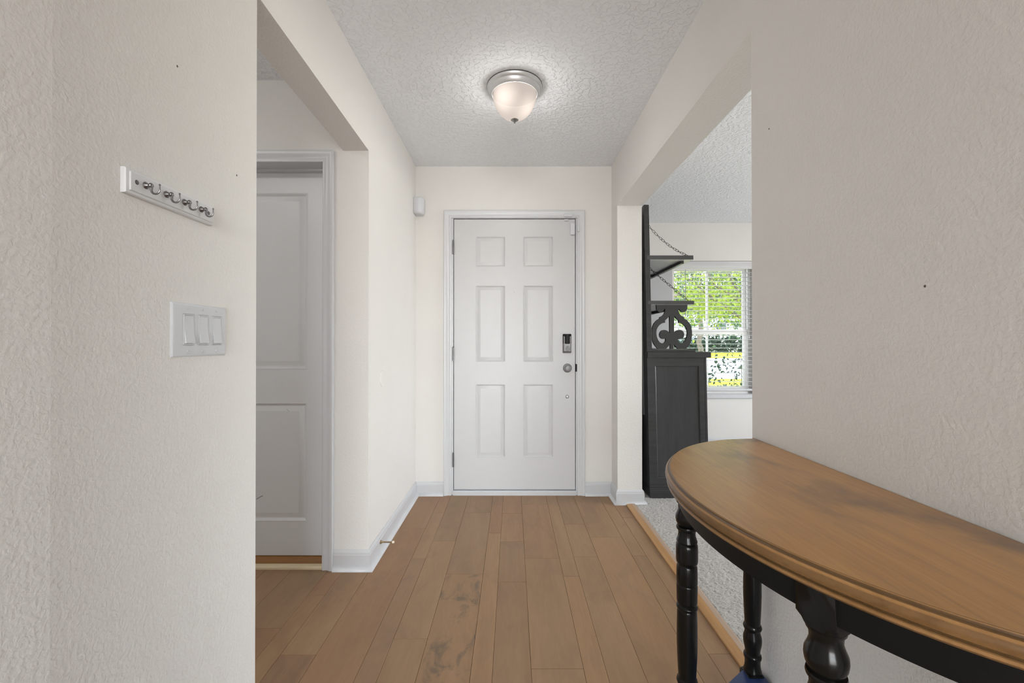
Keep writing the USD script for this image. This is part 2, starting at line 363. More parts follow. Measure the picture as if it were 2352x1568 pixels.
tone_of = {(-.326, 0): 1, (-.326, 1): 4, (-.144, 0): 6, (-.144, 1): 2, (-.069, 0): 6, (-.069, 1): 3, (-.069, 2): 4, (-.069, 3): 1, (.065, 0): 0, (.065, 1): 3, (.065, 2): 0,
           (.248, 0): 5, (.325, 0): 4, (.325, 1): 0, (.453, 0): 0, (.453, 1): 2, (.640, 0): 2, (.715, 0): 6, (.715, 1): 5, (-.715, 0): 3, (-.715, 1): 6, (-.457, 0): 4, (-.457, 1): 5}
rng = random.Random(7)
for (x0, x1) in rows:
    top = FY + 0.02 if x0 > -0.80 else AY + 0.0
    key = next((k for k in ends if abs(k - x0) < 0.004), None)
    js = list(ends.get(key, []))
    if js and js[-1] > 1.4: js.append(1.36 - rng.uniform(0, .4))
    if not js: js = [top - rng.uniform(.2, .9)]
    while js[-1] > YB + .3: js.append(js[-1] - rng.uniform(.35, 1.15))
    js = [j for j in js if j > YB + .12]
    cuts = [top] + js + [YB]
    for i in range(len(cuts) - 1):
        y1, y0 = cuts[i], cuts[i + 1]
        X1 = x1
        if x0 > 0.70 and y1 < 1.4: X1 = RX - 0.002
        if x0 < LXB - .05 and y1 < -.9: continue
        mat = plank_ms[tone_of[(key, i)]] if (key, i) in tone_of else plank_ms[rng.randrange(7)]
        if key == -.326 and i == 2: mat = plank_stain_m
        g = 0.0003
        obj('plank', cb(x0 + g, X1 - g, y0 + g, y1 - g, -0.013, rng.uniform(-0.0003, 0.0003), 0.0011), mat, fl, smooth=False)
flr = struct('floor', bx(lvx0, lvx1, YR, YB, -0.05, 0.0), plank_ms[0], 'brown wood floor of the living room', 'floor')

# carpet: tufted surface, finely displaced where the camera can see it
def carpet_mesh():
    xs = np.unique(np.concatenate([np.arange(0.850, 1.80, 0.0045), np.linspace(1.80, ROX, 40)]))
    ys = np.unique(np.concatenate([np.linspace(YB, 1.2, 30), np.arange(1.2, 3.30, 0.0045), np.linspace(3.3, 4.75, 60)]))
    A, B = np.meshgrid(xs, ys, indexing='ij')
    p = np.stack([A, B, np.zeros_like(A)], -1)
    h = 0.006 + 0.008 * (fbm(p * 95.0, 3, 3) - 0.5) + 0.004 * (noise(p * 14.0, 5) - 0.5)
    h = np.where(A < 0.868, h - (0.868 - A) * 0.35, h)
    inwall = (A < RXB) & ((B < 1.345) | (B > 3.05))
    V = np.stack([A, B, np.where(inwall, -0.02, h)], -1).reshape(-1, 3)
    n, m = len(xs), len(ys)
    I = np.arange(n * m).reshape(n, m)
    q = np.stack([I[:-1, :-1], I[1:, :-1], I[1:, 1:], I[:-1, 1:]], -1).reshape(-1, 4)
    return V, q
cv, cq = carpet_mesh()
struct('floor_carpet', (cv, cq), carpet_m, 'pale grey cut-pile carpet beyond the oak threshold strip', 'carpet', smooth=True)

st = thing('threshold_strip', 'honey oak transition strip between the plank floor and grey carpet', 'threshold', (0.83, 1.34, 0), kind='structure')
obj('moulding', prism([(0.797, 0), (0.797, 0.006), (0.800, 0.0085), (0.812, 0.0105), (0.834, 0.0125), (0.834, 0)], 1.341, 3.040, 'y'), strip_m, st)
obj('track', prism([(0.8345, 0), (0.8345, 0.0120), (0.846, 0.0125), (0.858, 0.0115), (0.866, 0.004), (0.866, 0)], 1.341, 3.040, 'y'), strip_pale_m, st)

# ------------------------------------------------------------------ baseboards
BASEP = [(0, 0), (.030, 0), (.0295, .008), (.0255, .015), (.020, .019), (.0135, .0215), (.0135, .076), (.011, .079), (.0115, .083), (.0095, .091), (.0055, .098), (.003, .1005), (0, .1005)]
flat = lambda u, v, h: (u, v, h)
struct('baseboard_left', molding([(-.8960, AY), (LX, AY), (LX, FY), (-.5135, FY)], BASEP, flat), trim_m, 'white moulded baseboard along the short wall beside the entry door', 'baseboard')
struct('baseboard_right', molding([(.5412, FY), (RX, FY), (RX, 3.055), (RXB, 3.055), (RXB, 4.75), (ROX, 4.75)], BASEP, flat), trim_m, 'white moulded baseboard wrapping the wall end by the carpet', 'baseboard')
struct('baseboard_near', molding([(RXB, 1.339), (RX, 1.339), (RX, YB)], BASEP, flat), trim_m, 'white moulded baseboard behind the half-moon table', 'baseboard')
struct('baseboard_rear', molding([(LX - 0.2, 0.0), (LX, 0.677), (LX, 1.218), (LXB, 1.218)], BASEP, flat), trim_m, 'white moulded baseboard under the key rack wall', 'baseboard')

# ------------------------------------------------------------------ doors
CASP = [(0, 0), (0, .010), (.003, .0125), (.010, .0132), (.016, .0115), (.022, .0112), (.030, .0135), (.039, .0185), (.047, .0205), (.054, .020), (.057, .0175), (.057, 0)]
def casing(x0, x1, zt, y):
    return molding([(x0, 0), (x0, zt), (x1, zt), (x1, 0)], CASP, lambda u, v, h: (u, y - h, v), side=-1)

def panel_relief(x0, x1, z0, z1, y, prof):
    """nested rings (inset, depth) closing on a raised field; front faces -Y"""
    V, F = [], []
    for o, dpt in prof:
        V += [(x0 + o, y + dpt, z0 + o), (x1 - o, y + dpt, z0 + o), (x1 - o, y + dpt, z1 - o), (x0 + o, y + dpt, z1 - o)]
    for i in range(len(prof) - 1):
        for j in range(4):
            a, b = i * 4 + j, i * 4 + (j + 1) % 4
            F += [(a, b, b + 4), (a, b + 4, a + 4)]
    e = (len(prof) - 1) * 4
    F += [(e, e + 1, e + 2), (e, e + 2, e + 3)]
    return trimesh.Trimesh(np.array(V), F, process=False)

def slab_mesh(x0, x1, z0, z1, y0, y1, panels, depth=0.012):
    return cut(cb(x0, x1, y0, y1, z0, z1, 0.0015), *[bx(a, b, y0 - .01, y0 + depth, c, d) for a, b, c, d in panels])

# --- entry door
d1 = thing('door_1', 'white six-panel steel entry door with keypad lock', 'door', (0.0155, FY, 0), kind='structure')
DY = FY + 0.004
s = 0.910 / 279.0
cols = [(-.4396 + (1093.2 - 1042.5) * s, -.4396 + (1160.6 - 1042.5) * s), (-.4396 + (1202.4 - 1042.5) * s, -.4396 + (1270.6 - 1042.5) * s)]
zz = lambda yy: 0.041 + (1124 - yy) * 2.026 / 621.0
rowsz = [(zz(612), zz(543)), (zz(831), zz(656)), (zz(1050.5), zz(883))]
pans = [(a, b, c, d) for (a, b) in cols for (c, d) in rowsz]
obj('slab', slab_mesh(-.4396, .4707, .041, 2.067, DY, DY + .044, pans, 0.0125), door_m, d1)
RAISE = [(0, -0.0006), (.0015, -0.0012), (.0030, -0.0006), (.0095, 0.0068), (.0115, 0.0074), (.0330, 0.0014), (.0350, 0.0010)]
for a, b, c, d in pans:
    obj('panel', panel_relief(a, b, c, d, DY, [(-0.0010, 0.0004)] + RAISE), door_m, d1, smooth=20)
def hinge(z):
    x = -.4425
    parts = [lathe([(0.0001, 0), (.0062, .0), (.0062, .0195), (.0055, .020), (.0001, .020)], 14, (x, FY - .006, z + k * .0203)) for k in range(5)]
    parts += [lathe([(0.0001, 0), (.0045, .0), (.0055, .003), (.0035, .006), (.0001, .007)], 12, (x, FY - .006, z + .1015)), bx(x - .0015, x + .0035, FY - .004, FY + .003, z, z + .1)]
    return join(*parts)
for z in (1.803, 1.003, 0.211):
    obj('hinge', hinge(z), dark_steel_m, d1, label='dull steel hinge with five knuckles')
# keypad lock
lk = obj('lock_body', join(tm(m3.Manifold.batch_hull([mf(cb(.3755, .4405, DY - .012, DY + .001, 1.062, 1.203, .004)), mf(cb(.381, .4365, DY - .028, DY, 1.072, 1.190, .005))]))), nickel_m, d1, label='satin nickel electronic deadbolt housing')
obj('battery_cover', tm(m3.Manifold.batch_hull([mf(cb(.3770, .4395, DY - .020, DY - .004, 1.131, 1.205, .003)), mf(cb(.3965, .4200, DY - .037, DY - .010, 1.132, 1.202, .003))])), black_m, lk, label='glossy black battery cover')
obj('thumb_turn', join(lathe([(.001, 0), (.0175, 0), (.0175, .005), (.015, .008), (.001, .008)], 28, (.412, DY - .027, 1.097), 'y', -1), cb(.4085, .4155, DY - .050, DY - .030, 1.081, 1.113, .002), cb(.398, .426, DY - .046, DY - .034, 1.0935, 1.1005, .002)), nickel_m, lk)
kn = obj('door_knob', lathe([(.001, 0), (.0335, 0), (.0335, .004), (.030, .009), (.020, .012), (.013, .016), (.012, .030), (.016, .036), (.0235, .042), (.0265, .050), (.0255, .058), (.020, .064), (.010, .067), (.001, .0675)], 44, (.412, DY + .001, .950), 'y', -1), nickel_m, d1, label='satin nickel round knob')
obj('privacy_pin', lathe([(.0005, 0), (.0035, 0), (.003, .002), (.0005, .0022)], 12, (.3895, DY - .010, .951), 'y', -1), dark_steel_m, kn)
obj('hole_plug', lathe([(.001, 0), (.0135, 0), (.0130, .003), (.009, .005), (.008, .0035), (.003, .0035), (.001, .0035)], 28, (.4105, DY + .001, .7354), 'y', -1), steel_m, d1, label='small round steel plug below the knob')
obj('peephole', cut(lathe([(.0005, 0), (.0072, 0), (.0070, .003), (.0055, .0042), (.0005, .0042)], 24, (.0163, DY + .001, 1.5203), 'y', -1), trimesh.creation.cylinder(.0032, .02, 20, transform=trimesh.transformations.translation_matrix((.0163, DY, 1.5203)) @ trimesh.transformations.rotation_matrix(math.pi / 2, (1, 0, 0)))), plastic_m, d1)
obj('strike_plate', cb(.4715, .4822, FY - .006, FY + .03, .9235, .980, .002), black_m, d1, label='black strike plate in the jamb')

t1 = thing('trim_1', 'white moulded casing and jamb around the six-panel entry door', 'door frame', (0.0155, FY, 0), kind='structure')
obj('casing', casing(-.4565, .4842, 2.0725, FY), trim_m, t1)
jb = [bx(FDX0 - .0215, FDX0 - .0005, FY - .0005, 3.40, 0, FDZ + .02), bx(FDX1 + .0005, FDX1 + .0215, FY - .0005, 3.40, 0, FDZ + .02), bx(FDX0 - .0005, FDX1 + .0005, FY - .0005, 3.40, FDZ, FDZ + .02)]
obj('jamb', join(*jb), trim_m, t1, smooth=False)
obj('weatherstrip', join(bx(FDX0, FDX1, DY + .0445, DY + .07, .041, FDZ)), dark_gap_m, t1)
obj('sill', prism([(FY - .012, 0), (FY - .014, .028), (FY - .010, .0335), (FY + .12, .0350), (FY + .12, 0)], FDX0 - .0, FDX1, 'x'), trim_m, t1)

# --- side passage door
d2 = thing('door_2', 'white two-panel interior door in the side passage, ajar off the floor', 'door', ((ADX0 + ADX1) / 2, AY + .1, 0), kind='structure')
tag(d2, 'white two-panel interior door in the side passage behind the key rack wall')
SY = AY + .108
p2 = [(ADX0 + .125, -1.0845, .196, .821), (ADX0 + .125, -1.0845, .997, 1.930)]
obj('slab', slab_mesh(ADX0 + .003, ADX1 - .002, .0150, ADZ - .003, SY, SY + .035, p2, .0125), door2_m, d2)
RAISE2 = [(0, -.0004), (.002, -.0012), (.005, -.0004), (.0150, .0085), (.0185, .0090), (.0430, .0016), (.0455, .0010)]
for a, b, c, d in p2:
    obj('panel', panel_relief(a, b, c, d, SY, [(-.002, .0003)] + RAISE2), door2_m, d2, smooth=20)
mk = plain('scuff_grey', (0.22, 0.22, 0.22), 0.7)
def scuff(pts, w, y):
    P = np.array(pts, float); L = Polygon(np.vstack([P + [0, w], (P - [0, w])[::-1]]))
    return prism(L, y - .0003, y + .0002, 'y')
obj('scuff_mark', scuff([(-1.352, .312), (-1.335, .322), (-1.318, .330)], .0022, SY + .0012), mk, d2, label='short grey scuff across the lower panel')
obj('scuff_mark', scuff([(-1.193, .786), (-1.186, .781), (-1.180, .773)], .0009, SY + .0012), mk, d2)
t2 = thing('trim_2', 'white moulded casing around the side passage door', 'door frame', ((ADX0 + ADX1) / 2, AY, 0), kind='structure')
obj('casing', casing(ADX0 - .003, ADX1 + .0025, ADZ + .0005, AY), trim_m, t2)
obj('jamb', join(bx(ADX1, ADX1 + .019, AY, AY + .126, 0, ADZ + .019), bx(ADX0 - .019, ADX0, AY, AY + .126, 0, ADZ + .019), bx(ADX0, ADX1, AY, AY + .126, ADZ, ADZ + .019)), trim_m, t2, smooth=False)
obj('stop', join(bx(ADX1 - .010, ADX1, SY - .033, SY - .0005, 0, ADZ), bx(ADX0, ADX1, SY - .033, SY - .0005, ADZ - .010, ADZ)), trim_m, t2, smooth=False)
obj('threshold', prism([(AY + .019, 0), (AY + .019, .0105), (AY + .030, .0140), (AY + .034, .0115), (AY + .075, .0130), (AY + .20, .0135), (AY + .20, 0)], ADX0, ADX1, 'x'), orange_m, t2, label='orange oak threshold under the door')
obj('pale_strip', prism([(AY - .006, 0), (AY - .006, .010), (AY - .002, .0165), (AY + .006, .0190), (AY + .018, .0190), (AY + .018, 0)], ADX0, ADX1 - .0005, 'x'), pine_m, t2, label='raw pine strip in front of the threshold')
struct('wall_closet', bx(-1.9, LXB, AY + .9, AY + 1.0, 0, ZC), wall_far_m, 'back wall behind the two-panel door', 'wall')

# ------------------------------------------------------------------ things on the walls
kr = thing('key_rack', 'white moulded-edge key rack with four nickel cup hooks above the light switches', 'key rack', (LX, .911, 1.4145))
def layer(o0, o1, h0, h1):
    a = [(LX + h0, .7945 + o0, 1.4135 + o0), (LX + h0, 1.0275 - o0, 1.4135 + o0), (LX + h0, .7945 + o0, 1.4610 - o0), (LX + h0, 1.0275 - o0, 1.4610 - o0)]
    b = [(LX + h1, .7945 + o1, 1.4135 + o1), (LX + h1, 1.0275 - o1, 1.4135 + o1), (LX + h1, .7945 + o1, 1.4610 - o1), (LX + h1, 1.0275 - o1, 1.4610 - o1)]
    return mf(trimesh.convex.convex_hull(np.array(a + b)))
bd = layer(0, 0, -.0005, .0070) + layer(0, .0015, .0070, .0095) + layer(.0015, .0050, .0095, .0112) + layer(.0062, .0062, .0100, .0132) + layer(.0062, .0070, .0132, .0140)
obj('board', tm(bd), rack_m, kr, label='white bevelled backboard')
XF = LX + .0138
hook_m = plain('hook_nickel', (.24, .24, .245), .34, 1.0)
def hook(y, z):
    parts = [lathe([(.0005, 0), (.0066, 0), (.0069, .0012), (.0060, .0022), (.0046, .0042), (.0036, .0065), (.0034, .0082), (.0046, .0095), (.0050, .0112), (.0040, .0130), (.0018, .0142), (.0005, .0144)], 20, (XF, y, z), 'x')]
    t = np.linspace(0, 1, 26)
    ang = np.radians(165 + t * 205)
    R = np.interp(t, [0, .5, 1], [.0078, .0085, .0088])
    cx, cz = XF + .0192, z - .0080
    P = np.column_stack([cx + R * np.cos(ang), np.full(26, y), cz + R * np.sin(ang)])
    P = np.vstack([[XF + .0105, y, z - .0005], P, [P[-1, 0] - .0003, y, z + .0000]])
    rad = np.concatenate([[.0024], np.interp(t, [0, .3, 1], [.0024, .0021, .0012]), [.0009]])
    parts.append(tube(P, rad, 10))
    b = trimesh.creation.icosphere(2, .0019); b.apply_translation(P[-1] + [0, 0, .0012]); parts.append(b)
    c = trimesh.creation.icosphere(1, .0013); c.apply_translation(P[-1] + [0.0002, 0, -.0024]); parts.append(c)
    return join(*parts)
for y in (.8333, .8835, .9326, .9823):
    obj('cup_hook', hook(y, 1.4393), hook_m, kr, label='brushed nickel cup hook')
def screw(at, r=.0035, h=.0016, axis='x', slot=True, rot=0.3):
    m = lathe([(.0003, -.001), (r, -.001), (r, h * .5), (r * .7, h), (.0003, h)], 18, (0, 0, 0))
    if slot: m = cut(m, trimesh.creation.box([r * 2.4, r * .32, h], transform=trimesh.transformations.rotation_matrix(rot, (0, 0, 1)) @ trimesh.transformations.translation_matrix((0, 0, h * .95))))
    v = m.vertices.copy()
    m.vertices = (v[:, [2, 0, 1]] if axis == 'x' else v) + np.array(at)
    trimesh.repair.fix_normals(m)
    return m
obj('screw', screw((XF - .0004, .8140, 1.4382), .0044), dark_steel_m, kr); obj('screw', screw((XF - .0004, 1.0065, 1.4382), .0044), dark_steel_m, kr)

sw = thing('light_switch_plate', 'white three-gang rocker switch plate under the key rack', 'light switch', (LX, .9968, 1.1632))
Y0, Y1, Z0, Z1 = .9115, 1.0825, 1.1040, 1.2222
pl = m3.Manifold.batch_hull([mf(bx(LX - .001, LX + .0018, Y0, Y1, Z0, Z1)), mf(cb(LX, LX + .0062, Y0 + .0045, Y1 - .0045, Z0 + .0045, Z1 - .0045, .0015)), mf(cb(LX, LX + .0046, Y0 + .0012, Y1 - .0012, Z0 + .0012, Z1 - .0012, .001))])
ys = [.9398, .9848, 1.0302]
for y in ys: pl = pl - mf(bx(LX + .001, LX + .02, y, y + .0335, 1.1295, 1.1990))
obj('plate', tm(pl), plastic_m, sw)
for y in ys:
    r = obj('rocker_frame', cut(cb(LX - .0002, LX + .0070, y + .0006, y + .0329, 1.1302, 1.1983, .0008), bx(LX + .002, LX + .02, y + .0030, y + .0305, 1.1330, 1.1956)), plastic_m, sw)
    obj('rocker', prism([(LX + .0015, 1.1334), (LX + .0112, 1.1336), (LX + .0114, 1.1350), (LX + .0074, 1.1640), (LX + .0066, 1.1950), (LX + .0015, 1.1952)], y + .0034, y + .0301, 'y'), plastic_m, r, smooth=15)
for y in (.9525, .9975, 1.0440):
    for z in (1.2117, 1.1150):
        obj('screw', screw((LX + .0062, y + .001, z), .0032, .0013), screw_m, sw)

cp = obj('cover_plate', lathe([(.0005, -.001), (.0437, -.001), (.0437, .0030), (.0415, .0055), (.030, .0062), (.0005, .0064)], 56, (LX, 2.3990, .9388), 'x'), wall_far_m)
tag(cp, 'round blank cover plate painted like the wall, right of the side opening', 'cover plate')
tag(cp, 'round wall-coloured blank cover plate at knob height by the entry', 'cover plate')

ds = thing('door_stop', 'small brass door stop with a cream tip on the baseboard', 'door stop', (LX + .0135, 2.3254, .065))
ribs = [(.0003, -.001), (.0095, -.001), (.0098, .002), (.0078, .006), (.0052, .011), (.0040, .016)]
for k in range(22): ribs += [(.0042, .0175 + k * .0021), (.0035, .0185 + k * .0021)]
ribs += [(.0038, .065), (.0003, .065)]
obj('spring', lathe(ribs, 18, (LX + .0135, 2.3254, .065), 'x'), brass_m, ds)
obj('bumper_tip', lathe([(.0003, .0), (.0058, 0), (.0062, .003), (.0062, .009), (.0045, .0115), (.0003, .012)], 18, (LX + .0135 + .0635, 2.3254, .065), 'x'), cream_m, ds, label='cream rubber tip')

ms = thing('motion_sensor', 'white corner-mounted motion sensor high on the wall by the entry door', 'motion sensor', (LX, FY, 2.09))
def sensor_poly(k):
    pts = [(LX - .004, FY + .004), (LX - .004, 3.160), (-.7225, 3.1455)] + [(-.725 + .0560 + .036 * math.cos(t) - .022, 3.1985 + .055 * math.sin(t) - .0) for t in np.radians(np.linspace(-112, 22, 16))] + [(-.6690, FY + .004)]
    P = Polygon(pts).buffer(0).buffer(k, join_style=1)
    return P if P.geom_type == 'Polygon' else max(P.geoms, key=lambda g: g.area)
def sensor_body():
    hulls = []
    for z, k in ((2.0880, -.012), (2.0905, -.006), (2.0960, -.0015), (2.1020, 0), (2.1990, 0), (2.2045, -.002), (2.2070, -.006)):
        pts = np.array(sensor_poly(k).exterior.coords)[:, :2]
        hulls.append(np.column_stack([pts, np.full(len(pts), z)]))
    return trimesh.convex.convex_hull(np.vstack(hulls))
obj('housing', sensor_body(), plastic_m, ms)

cs = thing('door_contact_sensor', 'white door alarm sensor on the top corner of the entry door', 'sensor', (.45, DY, 1.985))
obj('transmitter', rbox(.4335, .4680, DY - .024, DY + .0003, 1.9450, 2.0335, .006), plastic_m, cs)
mg = obj('sensor_magnet', rbox(.4855, .4985, FY - .0300, FY - .0120, 1.9680, 2.0010, .003), plastic_m)
tag(mg, 'tiny white magnet on the casing beside the door alarm sensor', 'sensor magnet')
c2 = thing('top_contact_sensor', 'flat white contact sensor pair over the top edge of the entry door', 'sensor', (.415, FY, 2.07))
obj('reed_switch', rbox(.3835, .4465, FY - .0260, FY - .0050, 2.0790, 2.1020, .003), plastic_m, c2)
obj('magnet', rbox(.3880, .4200, DY - .012, DY + .0005, 2.0520, 2.0660, .003), plastic_m, c2)

# nail holes left in the paint
hole_m = plain('nail_hole', (0.10, 0.09, 0.08), 0.9)
for p in [(LX + .0003, .9285, 1.7325), (LX + .0003, 1.13, 1.575), (RX - .0003, .7775, 1.2365), (RX - .0003, 1.247, 1.755)]:
    b = trimesh.creation.icosphere(2, .0022); b.apply_scale((0.25, 1, 1.15)); b.apply_translation(p)
    o = obj('nail_hole', b, hole_m)
    lab = {.9285: 'tiny nail hole high above the key rack', 1.13: 'tiny nail hole between key rack and side opening', .7775: 'tiny nail hole in the wall above the table', 1.247: 'tiny nail hole beside the carpeted room opening'}[p[1]]
    tag(o, lab, 'nail hole')

# ------------------------------------------------------------------ flush ceiling light
LCX, LCY = 0.0113, 2.2276
PAN = [(.0005, 0), (.1415, 0), (.1425, -.0015), (.1420, -.006), (.1395, -.012), (.1345, -.0165), (.1315, -.0180), (.1315, -.0205), (.1285, -.030), (.1225, -.0385), (.1180, -.0415), (.1155, -.0415), (.1150, -.036), (.0005, -.033)]
BOWL = [(.1125 * (1 - t ** 2.0) ** .5 + .0003, -.0375 - .1340 * t) for t in np.linspace(0, .9999, 26)]
bowl_m = M('lit_frosted_glass', {'g': ('geometry', {}),
        'd1': ('vector_math', {'math_type': 'distance', 'vector2': (LCX - .045, LCY - .065, 2.375)}), 'd2': ('vector_math', {'math_type': 'distance', 'vector2': (LCX + .060, LCY - .035, 2.335)}),
        'f1': ('map_range', {'range_type': 'smoothstep', 'from_min': 0.095, 'from_max': 0.0, 'to_min': 0.0, 'to_max': 0.65}), 'f2': ('map_range', {'range_type': 'smoothstep', 'from_min': 0.085, 'from_max': 0.0, 'to_min': 0.0, 'to_max': 0.38}),
        'a': ('math', {'math_type': 'add'}), 'a2': ('math', {'math_type': 'add', 'value2': 0.62}),
        'e': ('emission', {'color': (1.0, 0.86, 0.76)}), 'tr': ('transparent_bsdf', {'color': (1, 1, 1)}), 'm': ('mix_closure', {'fac': 0.12})},
    [('g.position', 'd1.vector1'), ('g.position', 'd2.vector1'), ('d1.value', 'f1.value'), ('d2.value', 'f2.value'), ('f1.result', 'a.value1'), ('f2.result', 'a.value2'), ('a.value', 'a2.value1'), ('a2.value', 'e.strength'),
     ('e.emission', 'm.closure1'), ('tr.BSDF', 'm.closure2')], 'm.closure')
lamp_black_m = plain('lamp_black', (.001, .001, .001), .9, spec=0.0)
pan_m = plain('brushed_pan', (0.66, 0.66, 0.665), 0.42, 0.6)
def ceiling_light(x, y, label, inten):
    cl = thing('ceiling_light', label, 'ceiling light', (x, y, ZC))
    obj('gasket', lathe([(.0005, .0), (.1432, .0), (.1432, -.0022), (.0005, -.0022)], 72, (x, y, ZC)), dark_gap_m, cl)
    obj('pan', lathe([(r, z - .002) for r, z in PAN], 72, (x, y, ZC)), pan_m, cl, label='stepped brushed nickel pan')
    obj('black_liner', lathe([(.0005, -.0385), (.1140, -.0385), (.1140, -.0400), (.0005, -.0400)], 48, (x, y, ZC)), lamp_black_m, cl)  # added black disc, keeps the lit pan from showing through the bowl
    obj('glass_bowl', lathe(BOWL, 64, (x, y, ZC)), bowl_m, cl, label='frosted glass bowl, lit')
    zb = ZC - .1755
    obj('finial', lathe([(.0003, .0040), (.0170, .0040), (.0200, .0028), (.0140, -.0015), (.0060, -.0045), (.0035, -.0060), (.0050, -.0085), (.0052, -.0110), (.0032, -.0140), (.0003, -.0150)], 28, (x, y, zb)), steel_m, cl)
    l = UsdLux.SphereLight.Define(stage, str(cl.GetPath()) + '/bulb_glow')
    l.CreateRadiusAttr(0.055); l.CreateIntensityAttr(inten * 0.75); l.CreateColorAttr(Gf.Vec3f(1.0, 0.98, 0.95)); X3(l).SetTranslate((0, 0, -.103))
    l = UsdLux.DiskLight.Define(stage, str(cl.GetPath()) + '/bulb_downlight')
    l.CreateRadiusAttr(0.070); l.CreateIntensityAttr(inten); l.CreateColorAttr(Gf.Vec3f(1.0, 0.98, 0.95)); X3(l).SetTranslate((0, 0, -.115))
    return cl
ceiling_light(LCX, LCY, 'round flush ceiling light with frosted bowl and nickel pan in the hall', 230.0)
ceiling_light(-1.65, 1.10, 'round flush ceiling light with frosted bowl in the side passage', 420.0)

# ------------------------------------------------------------------ half-moon console table
TYC, TW = 0.830, 0.7385
TZ = 0.8435
def half_ellipse(a, b, n=72, off=0.0):
    t = np.linspace(-math.pi / 2, math.pi / 2, n)
    nx, ny = np.cos(t) / b, np.sin(t) / a
    L = np.hypot(nx, ny)
    return np.column_stack([TW - b * np.cos(t) - off * nx / L, TYC + a * np.sin(t) + off * ny / L])
def clampx(p): p[:, 0] = np.minimum(p[:, 0], TW); return p
tb = thing('console_table', 'half-moon console table with worn brown top and black turned legs', 'table', (.56, TYC, 0))
EDGE = [(0, 0), (.0012, -.0003), (.0024, -.0035), (.0050, -.0052), (.0062, -.0050), (.0092, -.0075), (.0112, -.0115), (.0116, -.0160), (.0098, -.0205), (.0062, -.0232), (.0058, -.0245), (.0085, -.0270), (.0088, -.0300), (.0060, -.0335), (0, -.0340)]
def top_edge(e):
    rings = [np.column_stack([clampx(half_ellipse(.487, .397, 96, o)), np.full(96, TZ + z)]) for o, z in e]
    V = np.vstack(rings); n = 96; F = []
    for i in range(len(e) - 1):
        for j in range(n - 1):
            a = i * n + j
            F += [(a, a + 1, a + 1 + n), (a, a + 1 + n, a + n)]
    m = trimesh.Trimesh(V, F, process=False)
    return m
def cap(off, z, up=True):
    p = clampx(half_ellipse(.487, .397, 96, off)); P = Polygon(p)
    v, f = trimesh.creation.triangulate_polygon(P, engine='earcut')
    f = np.array(f)
    a = v[f[:, 1]] - v[f[:, 0]]; b = v[f[:, 2]] - v[f[:, 0]]
    cr = a[:, 0] * b[:, 1] - a[:, 1] * b[:, 0]
    f = np.where((cr > 0)[:, None] == up, f, f[:, ::-1])
    return trimesh.Trimesh(np.column_stack([v, np.full(len(v), z)]), f, process=False)
tp = obj('tabletop', join(cap(0, TZ), cap(0, TZ - .034, False), bx(TW - .0005, TW + .002, TYC - .4965, TYC + .4965, TZ - .034, TZ)), table_top_m, tb, smooth=20, label='worn brown half-moon top with darker stains')
em = top_edge(EDGE)
c = em.triangles_center; nn = em.face_normals
if ((c[:, :2] - np.array([TW, TYC])) * nn[:, :2]).sum() < 0: em.invert()
obj('moulded_edge', em, table_edge_m, tb, label='stepped moulded edge, lighter where worn')
ap_o, ap_i = clampx(half_ellipse(.488, .379, 80)), clampx(half_ellipse(.470, .361, 80))
obj('apron', prism(Polygon(np.vstack([ap_o, ap_i[::-1]])), .7655, TZ - .0335, 'z'), apron_m, tb, label='black curved apron')
obj('back_rail', bx(TW - .022, TW - .002, TYC - .468, TYC + .468, .7655, TZ - .034), apron_m, tb)
LEG = [(.021, .7500), (.0245, .7460), (.0240, .7420), (.0205, .7370), (.0200, .7270), (.0225, .7190), (.0258, .7110), (.0265, .7030), (.0252, .6945), (.0225, .6880), (.0190, .6860), (.0240, .6835), (.0248, .6800), (.0240, .6765), (.0205, .6730), (.0200, .6640),
       (.0215, .6570), (.0240, .6500), (.0245, .6470), (.0212, .6440), (.0248, .6400), (.0256, .6320), (.0256, .6010), (.0246, .5950), (.0208, .5905), (.0238, .5860), (.0246, .5700), (.0246, .5460), (.0228, .5425), (.0246, .5390), (.0240, .5000), (.0232, .4960),
       (.0210, .4930), (.0245, .4890), (.0248, .4860), (.0240, .4825), (.0214, .4800), (.0230, .4750), (.0240, .4400), (.0242, .4000), (.0230, .3600), (.0206, .3130), (.0230, .3105), (.0250, .3040), (.0232, .2980), (.0202, .2945), (.0212, .2860), (.0240, .2760),
       (.0249, .2670), (.0238, .2540), (.0208, .2400), (.0198, .2270), (.0232, .2240), (.0240, .2190), (.0232, .2140), (.0210, .2105), (.0206, .1960), (.0222, .1830), (.0240, .1790), (.0242, .1740), (.0220, .1700)]
FOOT = [(.018, .1210), (.0235, .1120), (.0245, .1000), (.0225, .0850), (.0190, .0400), (.0165, .0080), (.0150, 0.0)]
def turned_leg(x, y, nrm, lower=True):
    a = math.atan2(nrm[1], nrm[0])
    R = trimesh.transformations.rotation_matrix(a, (0, 0, 1))
    blk = m3.Manifold.cube((.0505, .0505, TZ - .034 - .7475), True).translate((0, 0, (TZ - .034 + .7475) / 2))
    blk = blk ^ mf(lathe([(.0005, .7470), (.0262, .7470), (.0300, .7555), (.0370, .7640), (.0370, TZ - .033), (.0005, TZ - .033)], 48))
    low = mf(cb(-.0255, .0255, -.0255, .0255, .1205, .1660, .002)) + mf(cb(-.0225, .0225, -.0225, .0225, .160, .1715, .002))
    m = join(tm(blk), lathe(LEG, 36), tm(low), lathe(FOOT, 30))
    m.apply_transform(R); m.apply_translation((x, y, 0))
    return m
